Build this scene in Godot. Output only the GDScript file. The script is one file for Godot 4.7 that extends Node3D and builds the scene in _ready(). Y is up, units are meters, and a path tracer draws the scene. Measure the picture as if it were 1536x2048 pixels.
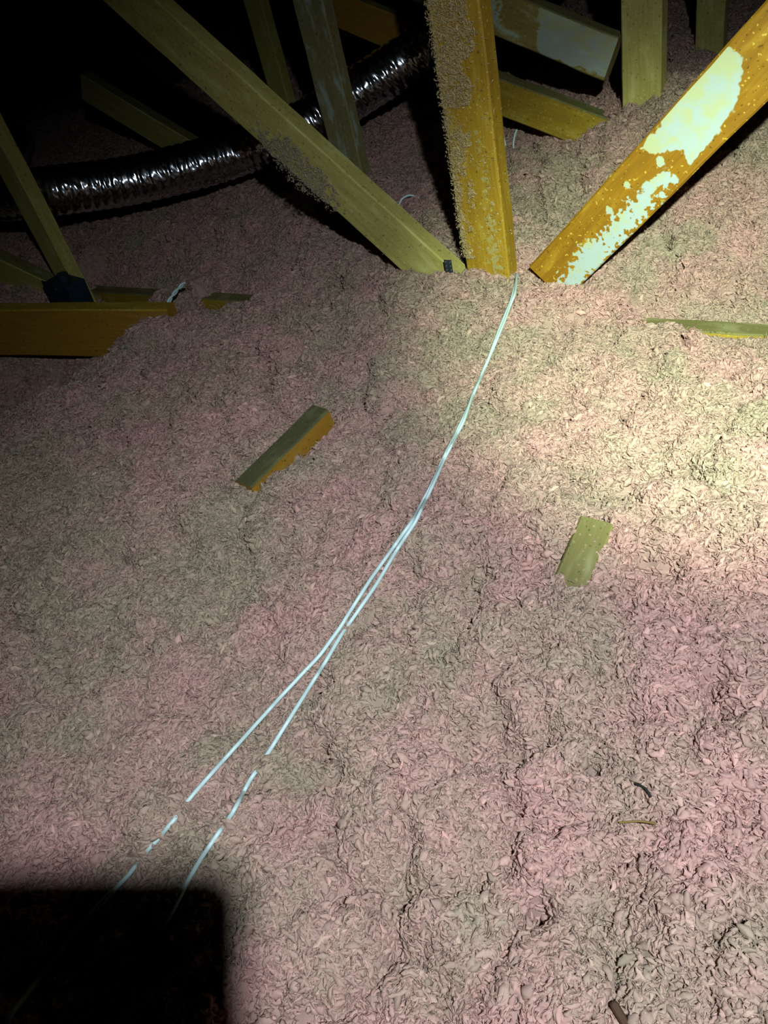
extends Node3D
# A dark attic under blown fibreglass insulation, lit by one headlamp worn by whoever holds the phone.
# y is up, metres; the insulation lies about y = 0, the phone is held 0.65 m above it.

const ALONG := Vector3(0.7193, 0.0, 0.6947)      # the way the trusses run
const FACE := Vector3(-0.6947, 0.0, 0.7193)      # the way their wide faces look
const LENS := Vector3(0.0, 0.65, 0.0)
const LAMP := Vector3(0.107, 0.913, 0.128)

var rng := RandomNumberGenerator.new()
var n_low := FastNoiseLite.new()
var n_mid := FastNoiseLite.new()
var n_fine := FastNoiseLite.new()
var n_clod := FastNoiseLite.new()
var n_lump := FastNoiseLite.new()
var n_tint := FastNoiseLite.new()
var n_grain := FastNoiseLite.new()
var n_spot := FastNoiseLite.new()
var wood := {}
var tuft_meshes: Array = []
var tuft_mat: StandardMaterial3D
var taken := {}

# mounds and hollows of the insulation: x, z, radius, height
var bumps := [
	[0.33, -1.36, 0.16, 0.014], [0.74, -1.02, 0.24, -0.070], [0.88, -1.74, 0.24, 0.110], [1.10, -1.50, 0.30, 0.060],
	[-0.45, -1.95, 0.50, -0.085], [-0.80, -1.74, 0.20, -0.24], [-0.40, -1.63, 0.09, 0.040], [-0.02, -1.62, 0.12, -0.02],
	[0.95, -2.60, 0.5, 0.06], [0.1, -2.6, 0.4, 0.02], [-0.09, -0.47, 0.07, 0.018], [-0.20, -0.55, 0.10, -0.012], [0.30, -0.60, 0.16, 0.012],
	[0.45, -0.80, 0.12, 0.012], [0.16, -0.42, 0.12, 0.012], [-0.3, -1.0, 0.15, 0.01],
]
# gaps between clumps where one looks down into the dark: x, z, radius, depth
var pits := [
	[-0.1165, -0.5333, 0.010, 0.03], [-0.1261, -0.4543, 0.010, 0.03], [-0.0475, -0.5916, 0.007, 0.025], [0.2578, -0.4059, 0.011, 0.035], [0.2520, -0.3814, 0.009, 0.03],
	[0.3456, -0.8510, 0.012, 0.03], [0.3360, -0.8167, 0.014, 0.03], [0.3694, -0.7562, 0.012, 0.03], [0.4686, -0.7054, 0.012, 0.03], [0.1156, -0.3588, 0.007, 0.03],
	[0.0310, -0.2568, 0.008, 0.035], [-0.2284, -1.1106, 0.010, 0.03], [-0.3899, -1.0170, 0.009, 0.03], [0.0906, -0.6311, 0.007, 0.03], [0.0942, -0.6124, 0.007, 0.03],
	[0.3460, -0.9144, 0.010, 0.03], [0.0582, -1.0304, 0.013, 0.03], [0.1291, -1.0540, 0.012, 0.03], [0.6250, -1.2959, 0.014, 0.04], [0.6783, -1.1328, 0.014, 0.04],
	[0.2660, -0.5745, 0.012, 0.03], [0.2835, -0.5506, 0.012, 0.03], [0.0334, -0.9840, 0.012, 0.03], [-0.4658, -0.5597, 0.010, 0.03], [-0.1198, -0.4238, 0.009, 0.03],
]
# patches of dusty grey over the pink: x, z, radius, strength (minus is cleaner pink)
var tints := [
	[-0.33, -0.74, 0.20, 0.55], [-0.05, -0.43, 0.10, 0.35], [-0.62, -1.10, 0.25, 0.5], [0.12, -1.20, 0.20, 0.35], [0.20, -0.56, 0.07, 0.4], [0.5, -1.5, 0.3, 0.4],
	[-0.20, -0.60, 0.08, -0.5], [-0.40, -0.47, 0.12, -0.35], [-0.28, -1.15, 0.14, -0.4], [0.42, -1.22, 0.12, -0.5], [0.33, -0.45, 0.16, -0.35], [0.02, -0.36, 0.10, -0.2], [-0.25, -0.36, 0.08, 0.45], [0.3, -0.95, 0.2, 0.15],
]

# the ground as a grid, 1 cm apart
const GX0 := -1.75
const GZ0 := -4.25
const GN := 560
const GM := 640
const GS := 0.007
var gh := PackedFloat32Array()


func _ready() -> void:
	setting_up()
	noises()
	woods()
	room()
	insulation()
	trusses()
	duct()
	cables()
	small_things()


func setting_up() -> void:
	var cam := Camera3D.new()
	cam.name = "camera"
	cam.fov = 67.27
	cam.near = 0.01
	cam.far = 60.0
	cam.keep_aspect = Camera3D.KEEP_HEIGHT
	cam.transform = Transform3D(Basis(Vector3(0.96002, -0.21419, 0.18021), Vector3(0.27992, 0.73459, -0.61808), Vector3(0.0, 0.64381, 0.76518)).orthonormalized(), LENS)
	add_child(cam)
	cam.current = true
	var env := Environment.new()
	env.background_mode = Environment.BG_COLOR
	env.background_color = Color.BLACK
	env.tonemap_mode = Environment.TONE_MAPPER_LINEAR
	env.tonemap_exposure = 1.0
	env.sdfgi_enabled = true
	env.ssao_enabled = true
	env.ssil_enabled = true
	var we := WorldEnvironment.new()
	we.name = "environment"
	we.environment = env
	add_child(we)
	# the headlamp: a broad cool spill, and the warm hot spot of its reflector
	beam("headlamp_spill", Vector3(0.22, 0.0, -0.40), 57.0, 1.0, Color(0.916, 0.975, 1.0), 2.08)
	beam("headlamp_beam", Vector3(0.54, 0.0, -1.00), 19.5, 1.0, Color(0.90, 1.0, 0.86), 5.8)


func beam(called: String, to: Vector3, angle: float, soft: float, tone: Color, energy: float) -> void:
	var l := SpotLight3D.new()
	l.name = called
	l.light_color = tone
	l.light_energy = energy
	l.spot_angle = angle
	l.spot_angle_attenuation = soft
	l.spot_range = 20.0
	l.spot_attenuation = 2.0
	l.light_size = 0.003
	l.shadow_enabled = true
	l.position = LAMP
	add_child(l)
	l.look_at_from_position(LAMP, to, Vector3.UP)


func noises() -> void:
	rng.seed = 41
	for a in [[n_low, 1.4, 3], [n_mid, 5.0, 3], [n_fine, 55.0, 2], [n_tint, 4.5, 3], [n_grain, 1.0, 3], [n_spot, 1.0, 3]]:
		a[0].noise_type = FastNoiseLite.TYPE_SIMPLEX_SMOOTH
		a[0].frequency = a[1]
		a[0].fractal_octaves = a[2]
		a[0].seed = int(a[1] * 10.0) + a[2]
	for a in [[n_clod, 12.0], [n_lump, 30.0]]:
		a[0].noise_type = FastNoiseLite.TYPE_CELLULAR
		a[0].frequency = a[1]
		a[0].fractal_type = FastNoiseLite.FRACTAL_NONE
		a[0].cellular_return_type = FastNoiseLite.RETURN_DISTANCE2_SUB
		a[0].cellular_jitter = 1.0
		a[0].seed = 7


# ---------------------------------------------------------------- helpers

func numbered(called: String) -> String:
	if not taken.has(called):
		taken[called] = 0
		return called
	taken[called] += 1
	return "%s_%03d" % [called, taken[called]]


func tag(o: Node, label: String, category: String, group := "", kind := "") -> void:
	if label: o.set_meta("label", label)
	if category: o.set_meta("category", category)
	if group: o.set_meta("group", group)
	if kind: o.set_meta("kind", kind)


func put(called: String, mesh: Mesh, mat: Material, parent: Node = null, at := Vector3.ZERO) -> MeshInstance3D:
	var o := MeshInstance3D.new()
	o.name = numbered(called) if parent == null else called
	o.mesh = mesh
	if mat: o.material_override = mat
	o.position = at
	if parent: parent.add_child(o, true)
	else: add_child(o, true)
	return o


func base(called: String, at: Vector3) -> Node3D:
	var o := Node3D.new()
	o.name = numbered(called)
	o.position = at
	add_child(o, true)
	return o


func mat(c: Color, rough := 0.8, metal := 0.0) -> StandardMaterial3D:
	var m := StandardMaterial3D.new()
	m.albedo_color = c
	m.roughness = rough
	m.metallic = metal
	return m


# triangles laid so that their fronts look along n
func face(st: SurfaceTool, pts: Array, n: Vector3, uvs: Array = []) -> void:
	var order := [0, 1, 2] if pts.size() == 3 else [0, 1, 2, 0, 2, 3]
	if (pts[1] - pts[0]).cross(pts[2] - pts[0]).dot(n) > 0.0: order.reverse()
	for i in order:
		st.set_normal(n)
		if uvs.size(): st.set_uv(uvs[i])
		st.add_vertex(pts[i])


func box(st: SurfaceTool, at: Basis, c: Vector3, size: Vector3, bevel := 0.002) -> void:
	# a box with chamfered edges
	var h := size * 0.5
	var dirs := [Vector3.RIGHT, Vector3.UP, Vector3.BACK]
	for k in 3:
		for s in [-1.0, 1.0]:
			var d: Vector3 = dirs[k]
			var e: Vector3 = dirs[(k + 1) % 3]
			var f: Vector3 = dirs[(k + 2) % 3]
			var hd: float = h[k]
			var he: float = h[(k + 1) % 3] - bevel
			var hf: float = h[(k + 2) % 3] - bevel
			face(st, [c + at * (d * s * hd + e * he + f * hf), c + at * (d * s * hd - e * he + f * hf), c + at * (d * s * hd - e * he - f * hf), c + at * (d * s * hd + e * he - f * hf)], at * (d * s))
			for q in [-1.0, 1.0]:   # the chamfer between this face and the next
				face(st, [c + at * (d * s * hd + e * q * he + f * hf), c + at * (d * s * hd + e * q * he - f * hf), c + at * (d * s * (hd - bevel) + e * q * (he + bevel) - f * hf), c + at * (d * s * (hd - bevel) + e * q * (he + bevel) + f * hf)], (at * (d * s + e * q)).normalized())
	for sx in [-1.0, 1.0]:
		for sy in [-1.0, 1.0]:
			for sz in [-1.0, 1.0]:
				var s3 := Vector3(sx, sy, sz)
				var inner := (h - Vector3.ONE * bevel) * s3
				face(st, [c + at * (inner + Vector3(sx * bevel, 0, 0)), c + at * (inner + Vector3(0, sy * bevel, 0)), c + at * (inner + Vector3(0, 0, sz * bevel))], (at * s3).normalized())


func box_mesh(size: Vector3, bevel := 0.002) -> Mesh:
	var st := SurfaceTool.new()
	st.begin(Mesh.PRIMITIVE_TRIANGLES)
	box(st, Basis(), Vector3.ZERO, size, bevel)
	return st.commit()


func curve(pts: Array, step: float) -> PackedVector3Array:
	var out := PackedVector3Array()
	for i in pts.size() - 1:
		var a: Vector3 = pts[maxi(i - 1, 0)]
		var b: Vector3 = pts[i]
		var c: Vector3 = pts[i + 1]
		var d: Vector3 = pts[mini(i + 2, pts.size() - 1)]
		var k := maxi(1, int(b.distance_to(c) / step))
		for j in k: out.append(b.cubic_interpolate(c, a, d, float(j) / k))
	out.append(pts[-1])
	return out


func tube(st: SurfaceTool, path: PackedVector3Array, r: float, sides := 10) -> void:
	var rings: Array = []
	var up := Vector3.UP
	for i in path.size():
		var t := (path[mini(i + 1, path.size() - 1)] - path[maxi(i - 1, 0)]).normalized()
		var a := up.slide(t).normalized()
		if a.length() < 0.5: a = Vector3.RIGHT.slide(t).normalized()
		up = a
		var b := t.cross(a)
		var ring: Array = []
		for k in sides: ring.append(a * cos(TAU * k / sides) + b * sin(TAU * k / sides))
		rings.append(ring)
	for i in path.size() - 1:
		for k in sides:
			var q := (k + 1) % sides
			var c := [[i, k], [i, q], [i + 1, q], [i + 1, k]]
			var p: Array = c.map(func(e): return path[e[0]] + rings[e[0]][e[1]] * r)
			var order := [0, 1, 2, 0, 2, 3]
			if (p[1] - p[0]).cross(p[2] - p[0]).dot(rings[i][k]) > 0.0: order.reverse()
			for e in order:
				st.set_normal(rings[c[e][0]][c[e][1]])
				st.add_vertex(p[e])
	for e in [0, path.size() - 1]:
		var n := (path[e] - path[absi(e - 1)]).normalized()
		for k in sides: face(st, [path[e], path[e] + rings[e][k] * r, path[e] + rings[e][(k + 1) % sides] * r], n)


func tube_mesh(path: PackedVector3Array, r: float, sides := 10) -> Mesh:
	var st := SurfaceTool.new()
	st.begin(Mesh.PRIMITIVE_TRIANGLES)
	tube(st, path, r, sides)
	return st.commit()


# ---------------------------------------------------------------- wood

func inside(poly: Array, p: Vector2) -> float:
	# about how deep p lies in the polygon, metres; minus outside
	var d := 1.0
	var odd := false
	for i in poly.size():
		var a := Vector2(poly[i][0], poly[i][1])
		var b := Vector2(poly[(i + 1) % poly.size()][0], poly[(i + 1) % poly.size()][1])
		d = minf(d, p.distance_to(Geometry2D.get_closest_point_to_segment(p, a, b)))
		if (a.y > p.y) != (b.y > p.y) and p.x < (b.x - a.x) * (p.y - a.y) / (b.y - a.y) + a.x: odd = not odd
	return d if odd else -d


func wood_texture(seed_: int, length: float, tall: int, tones: Array, white: Array, smear: float, cover := 0.96, w := 1024) -> ImageTexture:
	# u runs along the timber; v round it, the wide front first (top edge to bottom edge)
	var data := PackedByteArray()
	data.resize(w * tall * 3)
	n_grain.seed = seed_
	n_spot.seed = seed_ + 5
	var at := 0
	for y in tall:
		var v := 0.254 * y / tall
		for x in w:
			var s := length * x / w
			var warp := n_grain.get_noise_2d(s * 3.0, v * 8.0) * 0.012
			var g := n_grain.get_noise_2d(s * 2.2 + 7.0, (v + warp) * 170.0) * 0.5 + 0.5
			var streak := n_grain.get_noise_2d(s * 9.0 + 31.0, v * 420.0) * 0.5 + 0.5
			var blotch := n_spot.get_noise_2d(s * 9.0, v * 26.0) * 0.5 + 0.5
			var c: Color = tones[0].lerp(tones[1], clampf(g * 0.55 + streak * 0.15 + blotch * 0.5 - 0.12, 0.0, 1.0))
			if blotch > 0.60: c = c.lerp(tones[2], clampf((blotch - 0.60) * 5.0, 0.0, 1.0) * smear)
			var fleck := n_spot.get_noise_2d(s * 95.0 + 50.0, v * 95.0)
			if fleck > 0.52: c = c.lerp(tones[3], 0.6)
			elif fleck < -0.56: c = c.darkened(0.35)
			if white.size() and v < 0.093:
				var p := Vector2(s, 0.0445 - v)
				var ragged := n_spot.get_noise_2d(s * 85.0, v * 85.0)
				var rough := n_spot.get_noise_2d(s * 30.0 + 9.0, v * 30.0)
				var m := -1.0
				if white[0].size(): m = maxf(m, inside(white[0], p) * 90.0 + rough * 1.0 + ragged * 0.25)
				m = maxf(m, inside(white[1], p) * 70.0 + ragged * 1.7 + rough * 0.6 - 0.30)
				for q in white[2]: m = maxf(m, 1.0 - p.distance_to(Vector2(q[0], q[1])) / q[2] + ragged * 0.5)
				if m > 0.0: c = c.lerp(Color(0.62, 0.68, 0.69).lerp(Color(0.67, 0.68, 0.48), clampf(0.3 + rough + 14.0 * (p.y - 0.014), 0.0, 0.7)), clampf(m * 6.0, 0.0, cover))
			data[at] = int(255.0 * clampf(c.r, 0, 1))
			data[at + 1] = int(255.0 * clampf(c.g, 0, 1))
			data[at + 2] = int(255.0 * clampf(c.b, 0, 1))
			at += 3
	return ImageTexture.create_from_image(Image.create_from_data(w, tall, false, Image.FORMAT_RGB8, data))


func wood_mat(t: Texture2D, rough: float) -> StandardMaterial3D:
	var m := StandardMaterial3D.new()
	m.albedo_texture = t
	m.roughness = rough
	m.metallic_specular = 0.4
	return m


func woods() -> void:
	var upper := [[0.285, 0.040], [0.350, 0.052], [0.455, 0.052], [0.460, 0.020], [0.418, -0.014], [0.372, -0.028], [0.337, -0.027], [0.318, -0.028], [0.321, -0.009], [0.296, 0.015]]
	var lower := [[0.190, 0.004], [0.235, 0.002], [0.262, -0.030], [0.205, -0.040], [0.115, -0.047], [0.020, -0.047], [0.000, -0.008], [0.054, 0.000], [0.101, 0.010], [0.143, 0.000]]
	var dots := [[0.276, -0.015, 0.013], [0.286, -0.027, 0.007], [0.251, -0.009, 0.012], [0.231, -0.016, 0.014], [0.256, -0.030, 0.006], [0.291, 0.007, 0.008], [0.266, -0.012, 0.010], [0.18, 0.012, 0.007], [0.23, 0.018, 0.006]]
	wood.painted = wood_mat(wood_texture(3, 1.9, 320, [Color(0.46, 0.31, 0.06), Color(0.62, 0.45, 0.09), Color(0.70, 0.58, 0.22), Color(0.88, 0.80, 0.38)], [upper, lower, dots], 0.4, 0.96, 2048), 0.5)
	wood.amber = wood_mat(wood_texture(11, 1.2, 256, [Color(0.52, 0.41, 0.11), Color(0.70, 0.58, 0.17), Color(0.66, 0.60, 0.32), Color(0.80, 0.75, 0.42)], [], 0.6), 0.6)
	wood.streaked = wood_mat(wood_texture(13, 1.2, 256, [Color(0.52, 0.39, 0.09), Color(0.70, 0.56, 0.15), Color(0.66, 0.58, 0.28), Color(0.80, 0.75, 0.42)], [[], [[0.10, -0.004], [0.16, -0.006], [0.25, -0.014], [0.36, -0.012], [0.34, -0.019], [0.25, -0.021], [0.10, -0.027]], []], 0.6, 0.4), 0.6)
	wood.limed = wood_mat(wood_texture(29, 1.9, 256, [Color(0.46, 0.40, 0.20), Color(0.60, 0.52, 0.26), Color(0.62, 0.66, 0.58), Color(0.70, 0.72, 0.58)], [[[1.00, 0.05], [1.22, 0.05], [1.22, -0.036], [1.14, -0.030], [1.04, -0.046], [1.01, -0.02]], [[0.80, 0.05], [0.90, 0.05], [0.92, -0.02], [0.82, -0.03]], []], 0.9, 0.75), 0.75)
	wood.grime = wood_mat(wood_texture(71, 1.2, 256, [Color(0.27, 0.26, 0.16), Color(0.36, 0.35, 0.22), Color(0.40, 0.40, 0.28), Color(0.46, 0.44, 0.32)], [], 0.8), 0.9)
	wood.dull = wood_mat(wood_texture(23, 1.2, 256, [Color(0.58, 0.54, 0.29), Color(0.74, 0.70, 0.39), Color(0.72, 0.70, 0.46), Color(0.80, 0.77, 0.50)], [], 0.7), 0.75)
	wood.stained = wood_mat(wood_texture(37, 1.2, 256, [Color(0.46, 0.43, 0.28), Color(0.60, 0.56, 0.38), Color(0.62, 0.68, 0.62), Color(0.70, 0.72, 0.58)], [], 1.0), 0.75)
	wood.brown = wood_mat(wood_texture(51, 1.2, 256, [Color(0.50, 0.36, 0.10), Color(0.66, 0.48, 0.13), Color(0.52, 0.41, 0.20), Color(0.60, 0.50, 0.30)], [], 0.4), 0.65)
	wood.dust = wood_mat(wood_texture(67, 1.2, 256, [Color(0.38, 0.36, 0.20), Color(0.49, 0.46, 0.28), Color(0.54, 0.52, 0.38), Color(0.60, 0.57, 0.40)], [], 0.8), 0.9)


func timber_mesh(a: Vector3, b: Vector3, look: Vector3, width: float, thick: float, slide: float, per := 1.2, bow := 0.0009) -> ArrayMesh:
	# a sawn board from a to b with eased edges, its wide face towards look; faces that look up carry dust (second surface)
	var t := (b - a).normalized()
	var f := look.slide(t).normalized()
	var w := f.cross(t)
	var hw := width * 0.5
	var ht := thick * 0.5
	var e := 0.0028
	var ring := [[hw - e, ht], [-hw + e, ht], [-hw, ht - e], [-hw, -ht + e], [-hw + e, -ht], [hw - e, -ht], [hw, -ht + e], [hw, ht - e]]
	var length := a.distance_to(b)
	var k := maxi(2, int(length / 0.03))
	var st := [SurfaceTool.new(), SurfaceTool.new()]
	for s in st: s.begin(Mesh.PRIMITIVE_TRIANGLES)
	var used := [false, false]
	var round_ := 0.0
	for j in 8:
		var p: Array = ring[j]
		var q: Array = ring[(j + 1) % 8]
		var side := Vector2(q[0] - p[0], q[1] - p[1])
		var n := (w * -side.y + f * side.x).normalized()
		var mid: Vector3 = w * (p[0] + q[0]) + f * (p[1] + q[1])
		if n.dot(mid) < 0.0: n = -n
		var which := 1 if n.y > 0.6 else 0
		used[which] = true
		for i in k:
			var c: Array = []
			var uv: Array = []
			for g in [[i, p, round_], [i + 1, p, round_], [i + 1, q, round_ + side.length()], [i, q, round_ + side.length()]]:
				var s: float = length * g[0] / k
				var d: Vector3 = t * s + w * (g[1][0] + bow * n_mid.get_noise_3d(s * 1.2 + slide * 9.0, g[1][0] * 4.0, g[1][1] * 9.0) * 2.0) + f * (g[1][1] + bow * n_mid.get_noise_3d(s * 1.1, g[1][0] * 4.0 + 5.0, slide * 7.0) * 1.6)
				c.append(d)
				uv.append(Vector2(s / per + slide, g[2] / 0.254))
			face(st[which], c, n, uv)
		round_ += side.length()
	for z in [0.0, length]:
		for j in range(1, 7):
			face(st[0], [t * z + w * ring[0][0] + f * ring[0][1], t * z + w * ring[j][0] + f * ring[j][1], t * z + w * ring[j + 1][0] + f * ring[j + 1][1]], t * (1.0 if z > 0 else -1.0), [Vector2(0.1, 0.1), Vector2(0.12, 0.15), Vector2(0.15, 0.1)])
	used[0] = true
	var m: ArrayMesh
	for i in 2:
		if used[i]: m = st[i].commit(m) if m else st[i].commit()
	return m


func timber(called: String, label: String, a: Vector3, b: Vector3, kind: String, look := FACE, width := 0.089, thick := 0.038, slide := 0.0, group := "", category := "beam", top := "dust") -> MeshInstance3D:
	var m := timber_mesh(a, b, look, width, thick, slide, 1.9 if kind in ["painted", "limed"] else 1.2)
	m.surface_set_material(0, wood[kind])
	if m.get_surface_count() > 1: m.surface_set_material(1, wood[top])
	var o := put(called, m, null, null, a)
	tag(o, label, category, group)
	return o


# ---------------------------------------------------------------- the attic round it

func room() -> void:
	var board := mat(Color(0.45, 0.42, 0.38), 0.95)
	var deck := mat(Color(0.22, 0.15, 0.09), 0.9)
	for a in [["floor", Vector3(0, -0.36, -2.5), Vector3(11.0, 0.05, 13.0), board], ["wall_left", Vector3(-5.5, 0.6, -2.5), Vector3(0.12, 2.0, 13.0), deck], ["wall_right", Vector3(5.5, 0.6, -2.5), Vector3(0.12, 2.0, 13.0), deck],
		["wall_back", Vector3(0, 1.6, -9.0), Vector3(11.0, 4.2, 0.12), deck], ["wall_front", Vector3(0, 1.6, 4.0), Vector3(11.0, 4.2, 0.12), deck]]:
		tag(put(a[0], box_mesh(a[2], 0.005), a[3], null, a[1]), "", "", "", "structure")
	for s in [-1.0, 1.0]:
		var o := put("ceiling", box_mesh(Vector3(6.3, 0.04, 13.2), 0.005), deck, null, Vector3(s * 2.75, 2.5, -2.5))
		o.rotation.z = -s * atan2(2.1, 5.5)
		tag(o, "", "", "", "structure")


# ---------------------------------------------------------------- insulation

func ground_at(x: float, z: float) -> float:
	var h := 0.016 * n_low.get_noise_2d(x, z) + 0.023 * n_mid.get_noise_2d(x, z)
	for b in bumps:
		var d: float = ((x - b[0]) * (x - b[0]) + (z - b[1]) * (z - b[1])) / (b[2] * b[2])
		if d < 6.0: h += b[3] * exp(-d)
	var wx := x + 0.018 * n_fine.get_noise_2d(x * 0.25, z * 0.25)
	var wz := z + 0.018 * n_fine.get_noise_2d(x * 0.25 + 9.0, z * 0.25)
	var c := n_clod.get_noise_2d(wx, wz) + 1.0
	var l := n_lump.get_noise_2d(wx, wz) + 1.0
	# clumps with clefts between them, deeper here and shallower there
	var much := clampf(0.75 + 1.1 * n_mid.get_noise_2d(x * 0.7 + 30.0, z * 0.7), 0.15, 1.5)
	h += 0.032 * much * (1.0 - exp(-4.5 * c) - 0.75) - 0.022 * clampf(much - 0.8, 0.0, 0.7) * exp(-13.0 * c) + 0.0075 * (1.0 - exp(-4.0 * l) - 0.7) + 0.003 * n_fine.get_noise_2d(x, z)
	# the wool lies up against the long chord and leaves parts of its top bare
	var s := (x - 0.325) * ALONG.x + (z + 1.353) * ALONG.z
	var q := (x - 0.325) * FACE.x + (z + 1.353) * FACE.z
	if absf(q) < 0.16:
		var edge := s + 0.03 * n_mid.get_noise_2d(x * 4.0, z * 4.0)
		var top := -0.082 + 0.04 * s
		var bare_right := smoothstep(0.24, 0.29, edge)
		var bare_left := smoothstep(-0.86, -0.80, edge) * (1.0 - smoothstep(-0.60, -0.53, edge)) + smoothstep(-1.37, -1.31, edge) * (1.0 - smoothstep(-1.02, -0.95, edge))
		var over := lerpf(h, maxf(h, top + 0.016), exp(-q * q / 0.0030))
		var low := lerpf(h, top - (0.020 + 0.065 * smoothstep(-0.02, 0.03, q)), exp(-q * q / 0.0075))
		var flush := lerpf(h, top - 0.017 + 0.010 * n_mid.get_noise_2d(x * 5.0, z * 5.0), exp(-q * q / 0.0016))
		h = lerpf(lerpf(over, low, bare_left), flush, bare_right)
	for p in pits:
		var d: float = ((x - p[0]) * (x - p[0]) + (z - p[1]) * (z - p[1])) / (p[2] * p[2])
		if d < 5.0: h -= p[3] * 1.9 * exp(-d)
	return h


func height(x: float, z: float) -> float:
	var fx := clampf((x - GX0) / GS, 0.0, GN - 1.001)
	var fz := clampf((z - GZ0) / GS, 0.0, GM - 1.001)
	var i := int(fx)
	var j := int(fz)
	fx -= i
	fz -= j
	var at := j * GN + i
	return lerpf(lerpf(gh[at], gh[at + 1], fx), lerpf(gh[at + GN], gh[at + GN + 1], fx), fz)


func hollow(x: float, z: float) -> float:
	var m := 0.0
	for p in pits:
		var dx: float = x - p[0]
		if absf(dx) > 0.03: continue
		var dz: float = z - p[1]
		m = maxf(m, exp(-(dx * dx + dz * dz) / (p[2] * p[2])))
	return m


func greyness(x: float, z: float) -> float:
	var g := 0.42 + 0.70 * n_tint.get_noise_2d(x, z) + 0.45 * n_mid.get_noise_2d(x * 2.3 + 70.0, z * 2.3)
	for t in tints:
		var d: float = ((x - t[0]) * (x - t[0]) + (z - t[1]) * (z - t[1])) / (t[2] * t[2])
		if d < 6.0: g += t[3] * exp(-d)
	return clampf(g, 0.0, 1.0)


func fibre_color(g: float, vary: float) -> Color:
	var c := Color(0.62, 0.370, 0.335).lerp(Color(0.46, 0.365, 0.270), g)   # linear
	return Color(c.r * vary, c.g * vary, c.b * vary)


func insulation() -> void:
	gh.resize(GN * GM)
	for j in GM:
		for i in GN: gh[j * GN + i] = ground_at(GX0 + i * GS, GZ0 + j * GS)
	var v := PackedVector3Array()
	var n := PackedVector3Array()
	var col := PackedColorArray()
	var idx := PackedInt32Array()
	v.resize(GN * GM)
	n.resize(GN * GM)
	col.resize(GN * GM)
	for j in GM:
		for i in GN:
			var at := j * GN + i
			v[at] = Vector3(GX0 + i * GS, gh[at] - 0.004, GZ0 + j * GS)
			var dx := gh[at + (1 if i < GN - 1 else 0)] - gh[at - (1 if i > 0 else 0)]
			var dz := gh[at + (GN if j < GM - 1 else 0)] - gh[at - (GN if j > 0 else 0)]
			n[at] = Vector3(-dx, 2.0 * GS, -dz).normalized()
			col[at] = fibre_color(greyness(v[at].x, v[at].z), 0.92)
	for j in GM - 1:
		for i in GN - 1:
			var at := j * GN + i
			idx.append_array([at, at + 1, at + GN, at + 1, at + GN + 1, at + GN])
	# the rest of the floor, out to the eaves, coarsely
	var x1 := GX0 + (GN - 1) * GS
	var z1 := GZ0 + (GM - 1) * GS
	for r in [[-5.4, GX0 + 0.02, -8.9, 3.9], [x1 - 0.02, 5.4, -8.9, 3.9], [GX0, x1, -8.9, GZ0 + 0.02], [GX0, x1, z1 - 0.02, 3.9]]:
		var first := v.size()
		var kx := maxi(2, int((r[1] - r[0]) / 0.12))
		var kz := maxi(2, int((r[3] - r[2]) / 0.12))
		for j in kz + 1:
			for i in kx + 1:
				var p := Vector3(lerpf(r[0], r[1], float(i) / kx), 0.0, lerpf(r[2], r[3], float(j) / kz))
				p.y = 0.03 * n_low.get_noise_2d(p.x, p.z) + 0.03 * n_mid.get_noise_2d(p.x, p.z) - 0.015
				v.append(p)
				n.append(Vector3.UP)
				col.append(fibre_color(greyness(p.x, p.z), 0.9))
				if i < kx and j < kz:
					var at := first + j * (kx + 1) + i
					idx.append_array([at, at + 1, at + kx + 1, at + 1, at + kx + 2, at + kx + 1])
	var arrays := []
	arrays.resize(Mesh.ARRAY_MAX)
	arrays[Mesh.ARRAY_VERTEX] = v
	arrays[Mesh.ARRAY_NORMAL] = n
	arrays[Mesh.ARRAY_COLOR] = col
	arrays[Mesh.ARRAY_INDEX] = idx
	var m := ArrayMesh.new()
	m.add_surface_from_arrays(Mesh.PRIMITIVE_TRIANGLES, arrays)
	tuft_mat = mat(Color.WHITE, 1.0)
	tuft_mat.vertex_color_use_as_albedo = true
	tuft_mat.metallic_specular = 0.3
	tuft_mat.roughness = 0.7
	tuft_mat.backlight_enabled = true
	tuft_mat.backlight = Color(0.84, 0.76, 0.70)
	var bed := put("blown_insulation", m, tuft_mat)
	tag(bed, "loose pink and grey blown fibreglass insulation heaped over the whole attic floor", "insulation", "", "stuff")
	for k in 7: tuft_meshes.append(tuft(k))
	for k in 2: tuft_meshes.append(hairs(300 + k))
	scatter(bed)


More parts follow.
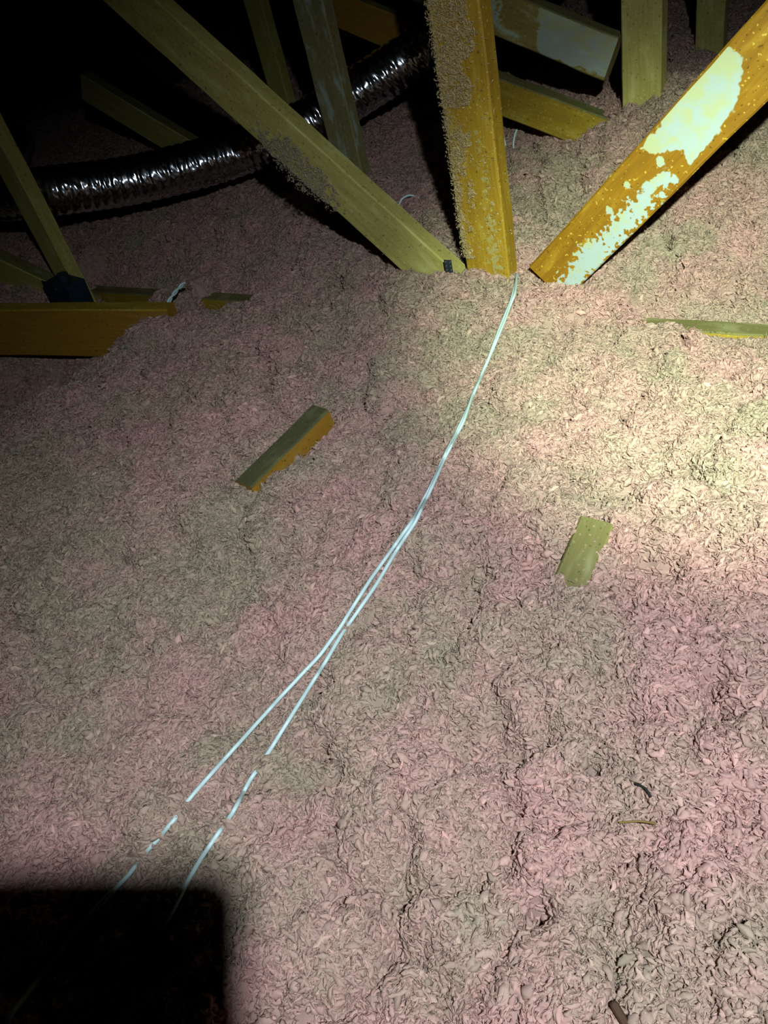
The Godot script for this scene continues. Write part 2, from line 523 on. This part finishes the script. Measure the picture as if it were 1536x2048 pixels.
func tuft(k: int) -> Mesh:
	# one shred of glass wool, 1 unit long: a curled, twisted flake of a few strands with drawn-out tips
	var bend: float = [0.22, -0.45, 0.6, 0.12, 0.95, -0.15, 0.45][k]
	var fat: float = [0.19, 0.25, 0.14, 0.29, 0.11, 0.22, 0.17][k]
	var thin: float = [0.11, 0.15, 0.08, 0.20, 0.07, 0.12, 0.13][k]
	var roll: float = [1.2, -1.6, 2.4, 0.9, -2.2, 1.7, -1.0][k]
	var lobes: int = [3, 2, 2, 4, 2, 3, 3][k]
	var rings := 9
	var sides := 9
	var pts: Array = []
	var r := RandomNumberGenerator.new()
	r.seed = 100 + k
	for i in rings:
		var u := float(i) / (rings - 1)
		var s := pow(sin(PI * clampf(u * 0.96 + 0.02, 0.0, 1.0)), 0.95) * r.randf_range(0.85, 1.12)
		var c := Vector3(u - 0.5, bend * 0.35 * (0.25 - (u - 0.5) * (u - 0.5)) * 4.0 - bend * 0.18 + r.randf_range(-0.02, 0.02), bend * 0.5 * (u - 0.5) * (u - 0.5) + r.randf_range(-0.025, 0.025))
		var ring: Array = []
		for j in sides:
			var g := TAU * j / sides
			var strand := 0.66 + 0.42 * absf(cos(0.5 * lobes * (g + roll * 0.8 * u)))
			var y := cos(g) * thin * s * strand * r.randf_range(0.86, 1.14)
			var z := sin(g) * fat * s * strand * r.randf_range(0.86, 1.14)
			var turn := roll * (u - 0.5)
			ring.append(c + Vector3(0, y * cos(turn) - z * sin(turn), y * sin(turn) + z * cos(turn)))
		pts.append(ring)
	var st := SurfaceTool.new()
	st.begin(Mesh.PRIMITIVE_TRIANGLES)
	st.set_smooth_group(0)
	for i in rings - 1:
		var mid := Vector3.ZERO
		for e in sides: mid += (pts[i][e] + pts[i + 1][e]) * 0.5 / sides
		for j in sides:
			var q := (j + 1) % sides
			soft(st, [pts[i][j], pts[i + 1][j], pts[i + 1][q], pts[i][q]], (pts[i][j] + pts[i + 1][q]) * 0.5 - mid)
	for e in [0, rings - 1]:
		for j in range(1, sides - 1): soft(st, [pts[e][0], pts[e][j], pts[e][j + 1]], Vector3(-1.0 if e == 0 else 1.0, 0, 0))
	st.generate_normals()
	return st.commit()


func hairs(seed_: int) -> Mesh:
	# a few loose curling fibres, 1 unit across
	var r := RandomNumberGenerator.new()
	r.seed = seed_
	var st := SurfaceTool.new()
	st.begin(Mesh.PRIMITIVE_TRIANGLES)
	for h in 7:
		var a := Vector3(r.randf_range(-0.3, 0.3), -0.1, r.randf_range(-0.3, 0.3))
		var d := Vector3(r.randf_range(-1, 1), r.randf_range(0.1, 0.7), r.randf_range(-1, 1)).normalized()
		var e := Vector3(r.randf_range(-1, 1), r.randf_range(-0.6, 0.4), r.randf_range(-1, 1)).normalized()
		tube(st, curve([a, a + d * 0.3, a + d * 0.45 + e * 0.25, a + d * 0.45 + e * 0.6], 0.13), 0.017, 4)
	return st.commit()


func soft(st: SurfaceTool, p: Array, n: Vector3) -> void:
	var order := [0, 1, 2] if p.size() == 3 else [0, 1, 2, 0, 2, 3]
	if (p[1] - p[0]).cross(p[2] - p[0]).dot(n) > 0.0: order.reverse()
	for i in order: st.add_vertex(p[i])


func multi(called: String, spots: Array, tones: PackedColorArray, mesh: Mesh, parent: Node) -> void:
	var mm := MultiMesh.new()
	mm.transform_format = MultiMesh.TRANSFORM_3D
	mm.use_colors = true
	mm.mesh = mesh
	mm.instance_count = spots.size()
	for i in spots.size():
		mm.set_instance_transform(i, spots[i])
		mm.set_instance_color(i, tones[i])
	var o := MultiMeshInstance3D.new()
	o.name = called
	o.multimesh = mm
	o.material_override = tuft_mat
	o.set_meta("kind", "stuff")
	parent.add_child(o, true)


func scatter(bed: Node) -> void:
	rng.seed = 77
	var spots: Array = []
	var tones: Array = []
	for k in 9:
		spots.append([])
		tones.append(PackedColorArray())
	# rows from the phone outwards: near ones dense with small shreds, far ones sparser with larger
	var z := 0.16
	while z > -4.3:
		var deep := 0.02
		var near := clampf(-z, 0.0, 4.0)
		var left := -0.78 + 0.24 * z
		var right := 0.55 - 0.64 * z
		var per := 175000.0 * minf(1.0, pow(0.85 / maxf(near, 0.1), 1.35))
		var size := 0.0100 * maxf(1.0, pow(near / 1.1, 0.8))
		var count := int(per * deep * (right - left))
		for i in count:
			var x := rng.randf_range(left, right)
			var zz := z - rng.randf() * deep
			var h := height(x, zz)
			if near < 2.2 and n_clod.get_noise_2d(x + 0.018 * n_fine.get_noise_2d(x * 0.25, zz * 0.25), zz + 0.018 * n_fine.get_noise_2d(x * 0.25 + 9.0, zz * 0.25)) < -0.93 and rng.randf() < 0.4: continue
			var nn := Vector3(height(x - 0.008, zz) - height(x + 0.008, zz), 0.016, height(x, zz - 0.008) - height(x, zz + 0.008)).normalized()
			var turn := 3.0 * n_mid.get_noise_2d(x * 2.5, zz * 2.5 + 40.0) + rng.randfn(0.0, 1.2)
			var along := Vector3(cos(turn), 0, sin(turn)).slide(nn).normalized()
			var b := Basis(along, nn, along.cross(nn))
			b = b * Basis.from_euler(Vector3(rng.randfn(0.0, 0.8), 0.0, rng.randfn(0.15, 0.5)))
			var sc := size * rng.randf_range(0.6, 1.1) * (1.0 if rng.randf() < 0.85 else 1.6) * (1.0 + 0.5 * hollow(x, zz))
			var k := rng.randi() % 7
			if near < 2.0 and rng.randf() < 0.07: k = 7 + k % 2
			spots[k].append(Transform3D(b.scaled_local(Vector3(sc, sc * 1.1, sc * 1.05)), Vector3(x, h, zz) + nn * (sc * rng.randf_range(-0.20, 0.16))))
			var pale := 1.0 if rng.randf() > 0.06 else 1.25
			tones[k].append(fibre_color(clampf(greyness(x, zz) + rng.randfn(0.0, 0.10), 0.0, 1.0), minf(rng.randf_range(0.84, 1.12) * pale, 1.3)))
		z -= deep
	for k in 9: multi("fibre_shreds" if k < 7 else "loose_fibres", spots[k], tones[k], tuft_meshes[k], bed)


# ---------------------------------------------------------------- timbers

func lint(parent: Node3D, a: Vector3, b: Vector3, count: int, amount: Callable, tone: Color, size: float, reach := 0.049) -> void:
	# wool that clings to the wide face of a timber: amount(s, u) says how likely it is there
	var t := (b - a).normalized()
	var f := FACE.slide(t).normalized()
	var w := f.cross(t)
	var length := a.distance_to(b)
	var spots: Array = [[], [], []]
	var tones: Array = [PackedColorArray(), PackedColorArray(), PackedColorArray()]
	for i in count:
		var s := rng.randf() * length
		var u := rng.randf_range(-0.049, reach)
		if rng.randf() > amount.call(s, u): continue
		var turn := rng.randf() * TAU
		var along := t * cos(turn) + w * sin(turn)
		var bb := Basis(along, f, along.cross(f)) * Basis.from_euler(Vector3(rng.randfn(0, 0.6), 0, rng.randfn(0.1, 0.45)))
		var sc := size * rng.randf_range(0.5, 1.4) * (1.7 if rng.randf() < 0.06 else 1.0)
		var k := rng.randi() % 3
		var out := 0.019 + rng.randf_range(-0.001, 0.0035)
		if absf(u) > 0.0445: out = rng.randf_range(-0.015, 0.019)
		spots[k].append(Transform3D(bb.scaled_local(Vector3.ONE * sc), t * s + w * u + f * out))
		var vary := rng.randf_range(0.75, 1.15)
		tones[k].append(Color(tone.r * vary, tone.g * vary, tone.b * vary))
	for k in 3:
		if spots[k].size(): multi("clinging_wool", spots[k], tones[k], tuft_meshes[[0, 2, 5][k]], parent)


func trusses() -> void:
	# the truss nearest the phone
	var a := Vector3(0.322, -0.10, -1.353)
	var b := Vector3(0.336, 1.55, -1.349)
	var post := timber("timber_post", "upright amber timber post with pinkish wool clinging down its left side", a, b, "streaked", FACE, 0.089, 0.038, 0.0, "", "post")
	n_spot.seed = 12
	lint(post, a, a.lerp(b, 0.55), 54000, func(s, u):
		var h: float = s - 0.10
		var edge: float = lerpf(0.028, -0.022, clampf((h - 0.03) / 0.40, 0.0, 1.0)) + 0.024 * n_spot.get_noise_2d(h * 16.0, 3.0) + 0.012 * n_spot.get_noise_2d(h * 60.0, u * 60.0)
		if h < 0.04: return 0.0
		if u < edge: return 0.02
		if h < 0.30 and u < 0.036 and n_spot.get_noise_2d(h * 14.0 + 5.0, u * 30.0) > 0.22: return 0.05
		return 1.0 if n_spot.get_noise_2d(h * 90.0, u * 90.0) > -0.15 else 0.35, Color(0.60, 0.46, 0.23), 0.0042, 0.053)
	timber("timber_brace", "amber diagonal timber brace with white flaking paint leaning up to the right", Vector3(0.409, -0.002, -1.272), Vector3(1.250, 1.215, -0.459), "painted", FACE, 0.089, 0.038, 0.0, "", "brace", "amber")
	var c := Vector3(0.238, -0.008, -1.437)
	var d := Vector3(-0.174, 0.512, -1.834)
	var t := (d - c).normalized()
	var lb := timber("timber_brace", "long olive diagonal timber brace rising left from the foot of the upright post", c - t * 0.10, d + t * 0.95, "dull", FACE, 0.089, 0.038, 0.57, "", "brace", "dull")
	lint(lb, c - t * 0.10, d + t * 0.06, 34000, func(s, u):
		var e := Vector2((s - 0.45) / 0.12, (u - 0.028) / 0.050).length() + 0.5 * n_spot.get_noise_2d(s * 40.0, u * 40.0)
		return 1.0 if e < 0.8 else (0.002 if absf(u) < 0.045 else 0.0), Color(0.46, 0.38, 0.26), 0.0048, 0.072)
	chord(Vector3(0.541, -0.070, -1.144), Vector3(-0.525, -0.129, -2.173))
	# a beam of the next bay on the left, clear of the insulation
	timber("timber_joist", "thick ochre timber beam crossing above a dark hollow at the left edge", Vector3(-1.10, 0.000, -2.03), Vector3(-0.335, -0.078, -1.689), "brown", Vector3(-0.40, 0.0, 0.92), 0.125, 0.038, 0.12, "", "beam", "amber")
	# short ends that stand out of the insulation
	a = Vector3(-0.182, height(-0.182, -0.920) - 0.036, -0.920)
	b = Vector3(-0.046, height(-0.046, -1.032) - 0.010, -1.032)
	timber("timber_offcut", "dusty timber lying half buried left of the white cables", a, b, "brown", Vector3(0.112, 0.0, 0.136), 0.089, 0.038, 0.7, "", "timber", "grime")
	a = Vector3(0.130, height(0.16, -0.55) - 0.070, -0.520)
	b = Vector3(0.238, height(0.21, -0.61) - 0.024, -0.634)
	timber("timber_offcut", "short olive timber end showing through the wool right of the white cables", a, b, "dull", Vector3(0.78, 0.0, 0.62), 0.089, 0.038, 0.2, "", "timber")
	# the truss behind
	timber("timber_brace", "white stained sloping timber, upper of two behind the upright post", Vector3(-0.03, 0.674, -2.543), Vector3(0.752, 0.195, -1.789), "limed", FACE, 0.089, 0.038, 0.0, "", "brace")
	timber("timber_brace", "ochre sloping timber, lower of two behind the upright post, sinking into wool", Vector3(0.45, 0.193, -2.080), Vector3(0.86, -0.030, -1.684), "amber", FACE, 0.080, 0.038, 0.83, "", "brace")
	timber("timber_post", "narrow yellow upright post behind the white flaked brace", Vector3(0.800, -0.08, -1.744), Vector3(0.795, 1.45, -1.748), "dull", FACE, 0.084, 0.038, 0.05, "", "post")
	timber("timber_post", "shadowed post top beyond the white flaked brace near the upper right corner", Vector3(1.225, -0.10, -2.256), Vector3(1.222, 1.45, -2.256), "dull", FACE, 0.075, 0.038, 0.91, "", "post")
	timber("timber_post", "dim grey upright post crossing in front of the foil duct", Vector3(0.176, -0.12, -2.15), Vector3(0.170, 1.45, -2.15), "stained", FACE, 0.089, 0.038, 0.64, "", "post")
	timber("timber_brace", "dark brown sloping timber above the foil duct by the grey post", Vector3(0.19, 0.378, -2.567), Vector3(0.50, 0.195, -2.36), "brown", FACE, 0.089, 0.038, 0.35, "", "brace")
	timber("timber_post", "faint dark upright between the long olive brace and the grey post", Vector3(0.062, -0.10, -2.80), Vector3(0.058, 1.45, -2.80), "dull", FACE, 0.070, 0.038, 0.15, "", "post")
	timber("timber_brace", "faint dark sloping timber passing behind the foil duct", Vector3(-0.55, 0.262, -2.98), Vector3(-0.20, -0.02, -2.70), "dull", FACE, 0.089, 0.038, 0.75, "", "brace")
	timber("timber_post", "leaning timber post at left with the blue box at its foot", Vector3(-0.612, -0.20, -2.06), Vector3(-0.612, 1.20, -2.015), "dull", FACE, 0.070, 0.038, 0.25, "", "post")
	timber("timber_brace", "dark low timber slanting down to the blue box at left edge", Vector3(-0.98, 0.13, -2.30), Vector3(-0.60, -0.14, -2.10), "dull", FACE, 0.089, 0.038, 0.55, "", "brace")


func chord(a: Vector3, b: Vector3) -> void:
	# one long bottom chord, mostly under the wool
	var t := (b - a).normalized()
	var drop := Vector3(0, -0.0445, 0)
	var o := timber("bottom_chord", "long low timber chord mostly buried in wool, bare at right edge and far left", a - t * 0.75 + drop, b + t * 0.8 + drop, "amber", FACE, 0.089, 0.038, 0.4, "", "beam")
	o.set_meta("label", "long low timber chord surfacing from the wool at the right edge and at left")


# ---------------------------------------------------------------- duct

func duct() -> void:
	var pts := [Vector3(-0.98, 0.08, -3.5), Vector3(-0.93, 0.10, -3.1), Vector3(-0.885, 0.13, -2.70), Vector3(-0.83, 0.155, -2.42), Vector3(-0.74, 0.168, -2.26), Vector3(-0.61, 0.159, -2.216), Vector3(-0.482, 0.132, -2.241), Vector3(-0.353, 0.114, -2.261), Vector3(-0.187, 0.105, -2.278), Vector3(-0.044, 0.109, -2.286), Vector3(0.104, 0.127, -2.289), Vector3(0.284, 0.175, -2.284), Vector3(0.485, 0.241, -2.263), Vector3(0.75, 0.34, -2.25), Vector3(1.1, 0.48, -2.30)]
	var path := curve(pts, 0.0035)
	var sides := 56
	var st := SurfaceTool.new()
	st.begin(Mesh.PRIMITIVE_TRIANGLES)
	var up := Vector3.UP
	var rings: Array = []
	var run := 0.0
	for i in path.size():
		if i > 0: run += path[i].distance_to(path[i - 1])
		var t := (path[mini(i + 1, path.size() - 1)] - path[maxi(i - 1, 0)]).normalized()
		up = up.slide(t).normalized()
		var side := t.cross(up)
		var ring := PackedVector3Array()
		for k in sides:
			var g := TAU * k / sides
			var dir := up * cos(g) + side * sin(g)
			var coil := absf(sin(PI * (run / 0.026 + g / TAU)))
			var r := 0.0575 + 0.0036 * pow(coil, 0.6) + 0.0022 * n_fine.get_noise_3d(run * 1.6, cos(g) * 0.09, sin(g) * 0.09) + 0.0019 * n_fine.get_noise_3d(run * 4.0, cos(g) * 0.22, sin(g) * 0.22)
			ring.append(path[i] + dir * r)
		rings.append(ring)
	for i in path.size() - 1:
		for k in sides:
			var q := (k + 1) % sides
			soft(st, [rings[i][k], rings[i + 1][k], rings[i + 1][q], rings[i][q]], rings[i][k] - path[i])
	st.generate_normals()
	var foil := mat(Color(0.86, 0.88, 0.92), 0.17, 1.0)
	tag(put("foil_duct", st.commit(), foil), "ribbed silver foil flexible duct curving across the dark behind the braces", "duct")


# ---------------------------------------------------------------- cables

func cables() -> void:
	var white := mat(Color(0.74, 0.82, 0.82), 0.45)
	# where each runs, over the wool and here and there under it
	var one := [[0.3596, 0.0039, -1.3177], [0.3236, 0.0239, -1.2114], [0.3043, 0.0172, -1.1816], [0.2829, 0.0167, -1.1418], [0.2602, 0.0146, -1.1039], [0.2415, 0.0046, -1.081], [0.2262, -0.0013, -1.0606], [0.2111, -0.0064, -1.0396], [0.1914, 0.0051, -0.9937], [0.1761, 0.0045, -0.9677], [0.1593, 0.0121, -0.9307], [0.1445, 0.0144, -0.9028], [0.1309, 0.0088, -0.8872], [0.1146, 0.0186, -0.8512], [0.1014, 0.0149, -0.8344], [0.091, 0.0037, -0.8289], [0.078, 0.0131, -0.7974], [0.0666, 0.0141, -0.7773], [0.0555, 0.0036, -0.7721], [0.0431, 0.0104, -0.7465], [0.0305, 0.0349, -0.7015], [0.0159, 0.0324, -0.6871], [0.0016, 0.0187, -0.685], [-0.0118, 0.0219, -0.666], [-0.025, 0.019, -0.6539], [-0.0376, 0.0221, -0.6359], [-0.0509, 0.0231, -0.6176], [-0.0646, 0.0167, -0.6068], [-0.0736, 0.0181, -0.5934], [-0.0831, 0.0139, -0.5854], [-0.0971, 0.0117, -0.5719], [-0.1108, 0.0093, -0.559], [-0.1244, 0.0036, -0.5534], [-0.1375, 0.0008, -0.5454], [-0.1499, -0.0003, -0.536], [-0.1628, -0.0038, -0.5288], [-0.176, -0.0132, -0.5267], [-0.1863, -0.0116, -0.516], [-0.1966, -0.011, -0.5063], [-0.2055, -0.0067, -0.4939], [-0.214, -0.0017, -0.4814], [-0.2253, -0.0056, -0.4753], [-0.2327, 0.0013, -0.4617], [-0.2412, 0.0041, -0.4512], [-0.2557, -0.0028, -0.4452], [-0.2683, -0.0038, -0.4334], [-0.273, 0.0082, -0.4138], [-0.2812, 0.0047, -0.4099], [-0.2933, -0.0078, -0.4106], [-0.3014, -0.0076, -0.4038], [-0.3166, -0.0189, -0.4016], [-0.3101, 0.0078, -0.3778], [-0.3138, 0.0102, -0.3713], [-0.3215, 0.0116, -0.3637], [-0.3301, 0.0112, -0.3574], [-0.3387, 0.0104, -0.3512], [-0.352, 0.001, -0.3499], [-0.3638, -0.0086, -0.3481], [-0.3697, -0.0074, -0.3405], [-0.3745, -0.0045, -0.3323], [-0.3809, -0.0047, -0.3258], [-0.3891, -0.0079, -0.3209], [-0.3997, -0.0148, -0.317], [-0.3985, -0.0022, -0.304], [-0.4025, 0.0014, -0.2954], [-0.4058, 0.0059, -0.2867], [-0.4104, 0.008, -0.2792]]
	var two := [[0.3589, 0.0057, -1.309], [0.333, 0.0155, -1.2462], [0.313, 0.0165, -1.2034], [0.2885, 0.0158, -1.1598], [0.266, 0.013, -1.1222], [0.2473, 0.0097, -1.0899], [0.2309, 0.0016, -1.0667], [0.2159, -0.0046, -1.0476], [0.1987, -0.003, -1.0166], [0.1808, 0.0034, -0.9795], [0.1612, 0.0135, -0.9313], [0.1448, 0.0147, -0.898], [0.1303, 0.0081, -0.8825], [0.1123, 0.0217, -0.8401], [0.0992, 0.0111, -0.8311], [0.0829, 0.0166, -0.7977], [0.0679, 0.0164, -0.7726], [0.0566, 0.0104, -0.7607], [0.0428, 0.0411, -0.7063], [0.0323, 0.0358, -0.6949], [0.0176, 0.0297, -0.6832], [0.0031, 0.0147, -0.6812], [-0.0091, 0.0175, -0.6618], [-0.021, 0.0154, -0.6477], [-0.0326, 0.0163, -0.6312], [-0.0426, 0.017, -0.6185], [-0.0525, 0.017, -0.6069], [-0.0627, 0.0121, -0.6], [-0.072, 0.0107, -0.5909], [-0.0781, 0.0019, -0.5931], [-0.0824, 0.0071, -0.5826], [-0.0946, 0.0093, -0.5635], [-0.1066, 0.0097, -0.5465], [-0.1196, -0.0069, -0.5475], [-0.13, -0.009, -0.5363], [-0.1388, -0.0046, -0.5201], [-0.148, -0.0033, -0.5069], [-0.1568, -0.0014, -0.4933], [-0.1673, -0.007, -0.4857], [-0.1759, -0.0061, -0.4734], [-0.1831, -0.013, -0.4717], [-0.1919, -0.0155, -0.4619], [-0.1964, -0.0043, -0.4464], [-0.2016, -0.0069, -0.4428], [-0.2105, -0.0145, -0.4376], [-0.2092, 0.0089, -0.4125], [-0.2144, 0.0116, -0.4014], [-0.2223, 0.003, -0.4011], [-0.2288, -0.0041, -0.4007], [-0.2287, 0.0089, -0.388], [-0.2399, 0.0035, -0.3803], [-0.2449, 0.014, -0.3636], [-0.2486, 0.0208, -0.3507], [-0.2554, 0.0196, -0.3425], [-0.2618, 0.017, -0.3349], [-0.2685, 0.0137, -0.3279], [-0.2758, 0.0088, -0.3217], [-0.298, -0.0225, -0.3246]]
	for a in [[one, "long white cable, left of a pair from the post foot to the lower left shadow"], [two, "long white cable, right of a pair, dipping under wool before the lower left shadow"]]:
		var pts: Array = [Vector3(a[0][0][0] + 0.004, a[0][0][1] - 0.04, a[0][0][2] - 0.02)]
		for p in a[0]: pts.append(Vector3(p[0], p[1], p[2]))
		pts.append(pts[-1] + (pts[-1] - pts[-2]) * 0.6 + Vector3(0, -0.02, 0))
		var path := curve(pts, 0.006)
		tag(put("white_cable", tube_mesh(path, 0.0023, 10), white), a[1], "cable", "")


# ---------------------------------------------------------------- small things

func slab(w: float, h: float, d: float, r: float, e := 0.0012) -> Mesh:
	# a plate with round corners and eased edges, in x and y, d thick
	var st := SurfaceTool.new()
	st.begin(Mesh.PRIMITIVE_TRIANGLES)
	var loops: Array = []
	for l in [[-d * 0.5, e], [-d * 0.5 + e, 0.0], [d * 0.5 - e, 0.0], [d * 0.5, e]]:
		var loop: Array = []
		for q in 4:
			for k in 7:
				var g := PI * 0.5 * (q + k / 6.0)
				var c := Vector3((w * 0.5 - r) * (1.0 if q in [0, 3] else -1.0), (h * 0.5 - r) * (1.0 if q < 2 else -1.0), l[0])
				loop.append(c + Vector3(cos(g), sin(g), 0.0) * (r - l[1]))
		loops.append(loop)
	for i in 3:
		for k in 28:
			var q := (k + 1) % 28
			var p := [loops[i][k], loops[i][q], loops[i + 1][q], loops[i + 1][k]]
			var out: Vector3 = (p[1] - p[0]).cross(p[3] - p[0]).normalized()
			face(st, p, out if out.dot(p[0] + p[2]) > 0.0 else -out)
	for e2 in [0, 3]:
		for k in 28: face(st, [Vector3(0, 0, loops[e2][0].z), loops[e2][k], loops[e2][(k + 1) % 28]], Vector3(0, 0, -1.0 if e2 == 0 else 1.0))
	return st.commit()


func small_things() -> void:
	var steel := mat(Color(0.45, 0.50, 0.55), 0.35, 0.9)
	var blue := mat(Color(0.05, 0.14, 0.20), 0.5)
	# an electrical box at the foot of the leaning post
	var at := Basis(ALONG, Vector3.UP, FACE) * Basis.from_euler(Vector3(0.0, 0.0, -0.12))
	var eb := base("electrical_box", Vector3(-0.605, -0.035, -1.965))
	eb.basis = at
	put("body", box_mesh(Vector3(0.092, 0.098, 0.056), 0.004), blue, eb)
	put("cover", box_mesh(Vector3(0.100, 0.106, 0.005), 0.0015), blue, eb, Vector3(0.0, 0.0, 0.030))
	for y in [-0.040, 0.040]: put("screw", slab(0.008, 0.008, 0.003, 0.0039, 0.0006), steel, eb, Vector3(0.0, y, 0.0335))
	put("hub", slab(0.030, 0.030, 0.018, 0.0149), blue, eb, Vector3(0.0, 0.056, 0.0)).rotation.x = PI * 0.5
	tag(eb, "dark blue plastic electrical box at the foot of the leaning left post", "electrical box")
	# twisted pair ends and other bits of wire
	var white := mat(Color(0.80, 0.88, 0.88), 0.45)
	var mid := curve([Vector3(-0.368, -0.085, -1.752), Vector3(-0.3603, -0.0539, -1.7606), Vector3(-0.3363, -0.0374, -1.7936), Vector3(-0.3061, -0.0305, -1.834)], 0.003)
	var tw := base("twisted_wire", mid[0])
	for k in 2:
		var path := PackedVector3Array()
		for i in mid.size():
			var t := (mid[mini(i + 1, mid.size() - 1)] - mid[maxi(i - 1, 0)]).normalized()
			var a := Vector3.UP.slide(t).normalized()
			var g := i * 0.42 + PI * k
			path.append(mid[i] - mid[0] + (a * cos(g) + t.cross(a) * sin(g)) * 0.0026)
		put("strand", tube_mesh(path, 0.0024, 8), white, tw)
	tag(tw, "short twisted white wire standing behind the thick ochre beam", "wire")
	for a in [[[[0.551, -0.01, -2.012], [0.5555, 0.004, -2.010], [0.5535, 0.022, -2.012], [0.551, 0.032, -2.014]], "tiny white wire end behind the upright post, left one of two"], [[[0.571, -0.01, -1.993], [0.571, 0.012, -1.993], [0.577, 0.030, -1.992], [0.583, 0.040, -1.990]], "tiny white wire end behind the upright post, right one of two"],
		[[[0.235, -0.02, -1.887], [0.2503, 0.006, -1.8905], [0.275, 0.013, -1.896], [0.2965, 0.020, -1.8999]], "loose white wire end lying in the dark left of the upright post"]]:
		var pts: Array = []
		for p in a[0]: pts.append(Vector3(p[0], p[1] + height(p[0], p[2]), p[2]))
		tag(put("wire_end", tube_mesh(curve(pts, 0.004), 0.0026, 8), white), a[1], "wire")
	# a nail plate on the end of the olive brace
	var np := base("nail_plate", Vector3(0.246, height(0.2448, -1.357) + 0.006, -1.372))
	np.basis = Basis(ALONG, Vector3.UP, FACE)
	put("plate", box_mesh(Vector3(0.016, 0.034, 0.0016), 0.0004), steel, np)
	for k in 8: put("tooth", box_mesh(Vector3(0.002, 0.0045, 0.0024), 0.0004), steel, np, Vector3(-0.0045 + 0.009 * (k % 2), -0.0125 + 0.008 * (k / 2), 0.0015))
	tag(np, "small galvanised nail plate at the foot of the long olive brace", "nail plate")
	# twigs, straws and chips that were blown in
	for a in [["twig", [0.1436, -0.3271], [0.1508, -0.3114], 0.0011, Color(0.07, 0.06, 0.05), "thin dark twig on the wool near the right side"], ["straw", [0.1165, -0.2978], [0.1454, -0.2904], 0.0009, Color(0.45, 0.36, 0.16), "thin golden straw lying on the wool below the dark twig"],
		["twig", [0.6388, -1.2848], [0.6235, -1.1973], 0.0010, Color(0.10, 0.06, 0.04), "fine dark twig in the wool right of the white flaked brace"]]:
		var p: Array = a[1]
		var q: Array = a[2]
		var m := Vector3((p[0] + q[0]) * 0.5 + 0.002, 0.0, (p[1] + q[1]) * 0.5)
		var path := curve([Vector3(p[0], height(p[0], p[1]) + 0.008, p[1]), Vector3(m.x, (height(p[0], p[1]) + height(q[0], q[1])) * 0.5 + 0.010, m.z), Vector3(q[0], height(q[0], q[1]) + 0.008, q[1])], 0.002)
		tag(put(a[0], tube_mesh(path, a[3], 6), mat(a[4], 0.8)), a[5], a[0])
	var chip := put("bark_chip", slab(0.0065, 0.017, 0.003, 0.003), mat(Color(0.24, 0.14, 0.05), 0.8), null, Vector3(0.062, height(0.062, -0.171) + 0.007, -0.171))
	chip.rotation = Vector3(-1.3, 0.15, 0.1)
	tag(chip, "small brown bark chip on the wool at the bottom edge", "chip")
	holding()


func holding() -> void:
	# the phone that takes the picture and the headlamp of whoever holds it; the phone's shadow is what the lower left corner shows
	var eye := Basis(Vector3(0.96002, -0.21419, 0.18021), Vector3(0.27992, 0.73459, -0.61808), Vector3(0.0, 0.64381, 0.76518)).orthonormalized()
	var ph := base("phone", LENS + eye * Vector3(-0.0178, -0.0535, 0.009))
	ph.basis = eye
	var shell := mat(Color(0.10, 0.11, 0.13), 0.4)
	put("body", slab(0.0716, 0.147, 0.008, 0.011), shell, ph)
	put("screen", slab(0.066, 0.141, 0.0008, 0.008, 0.0003), mat(Color(0.02, 0.02, 0.025), 0.1), ph, Vector3(0.0, 0.0, 0.0044))
	put("side_button", box_mesh(Vector3(0.0012, 0.022, 0.003), 0.0004), shell, ph, Vector3(0.0362, 0.030, 0.0))
	tag(ph, "dark phone held over the wool, its shadow falls at lower left", "phone")
	var aim := (Vector3(0.42, 0.0, -0.87) - LAMP).normalized()
	var hl := base("headlamp", LAMP - aim * 0.004)
	hl.basis = Basis.looking_at(aim, Vector3.UP)
	put("housing", slab(0.058, 0.042, 0.026, 0.010, 0.003), mat(Color(0.08, 0.08, 0.09), 0.5), hl, Vector3(0.0, 0.0, 0.016))
	put("bezel", slab(0.034, 0.034, 0.004, 0.0169, 0.001), steel_ring(), hl, Vector3(0.0, 0.0, 0.002))
	var glow := mat(Color(1.0, 0.98, 0.9), 0.3)
	glow.emission_enabled = true
	glow.emission = Color(1.0, 0.97, 0.85)
	glow.emission_energy_multiplier = 2.0
	put("lamp_lens", slab(0.014, 0.014, 0.002, 0.0069, 0.0006), glow, hl, Vector3(0.0, 0.0, -0.0002))
	for s in [-1.0, 1.0]: put("strap", box_mesh(Vector3(0.003, 0.024, 0.12), 0.001), mat(Color(0.12, 0.12, 0.13), 0.9), hl, Vector3(s * 0.0305, 0.0, 0.075))
	tag(hl, "black headlamp whose beam lights the wool and timbers", "headlamp")


func steel_ring() -> StandardMaterial3D:
	return mat(Color(0.55, 0.56, 0.58), 0.3, 0.9)
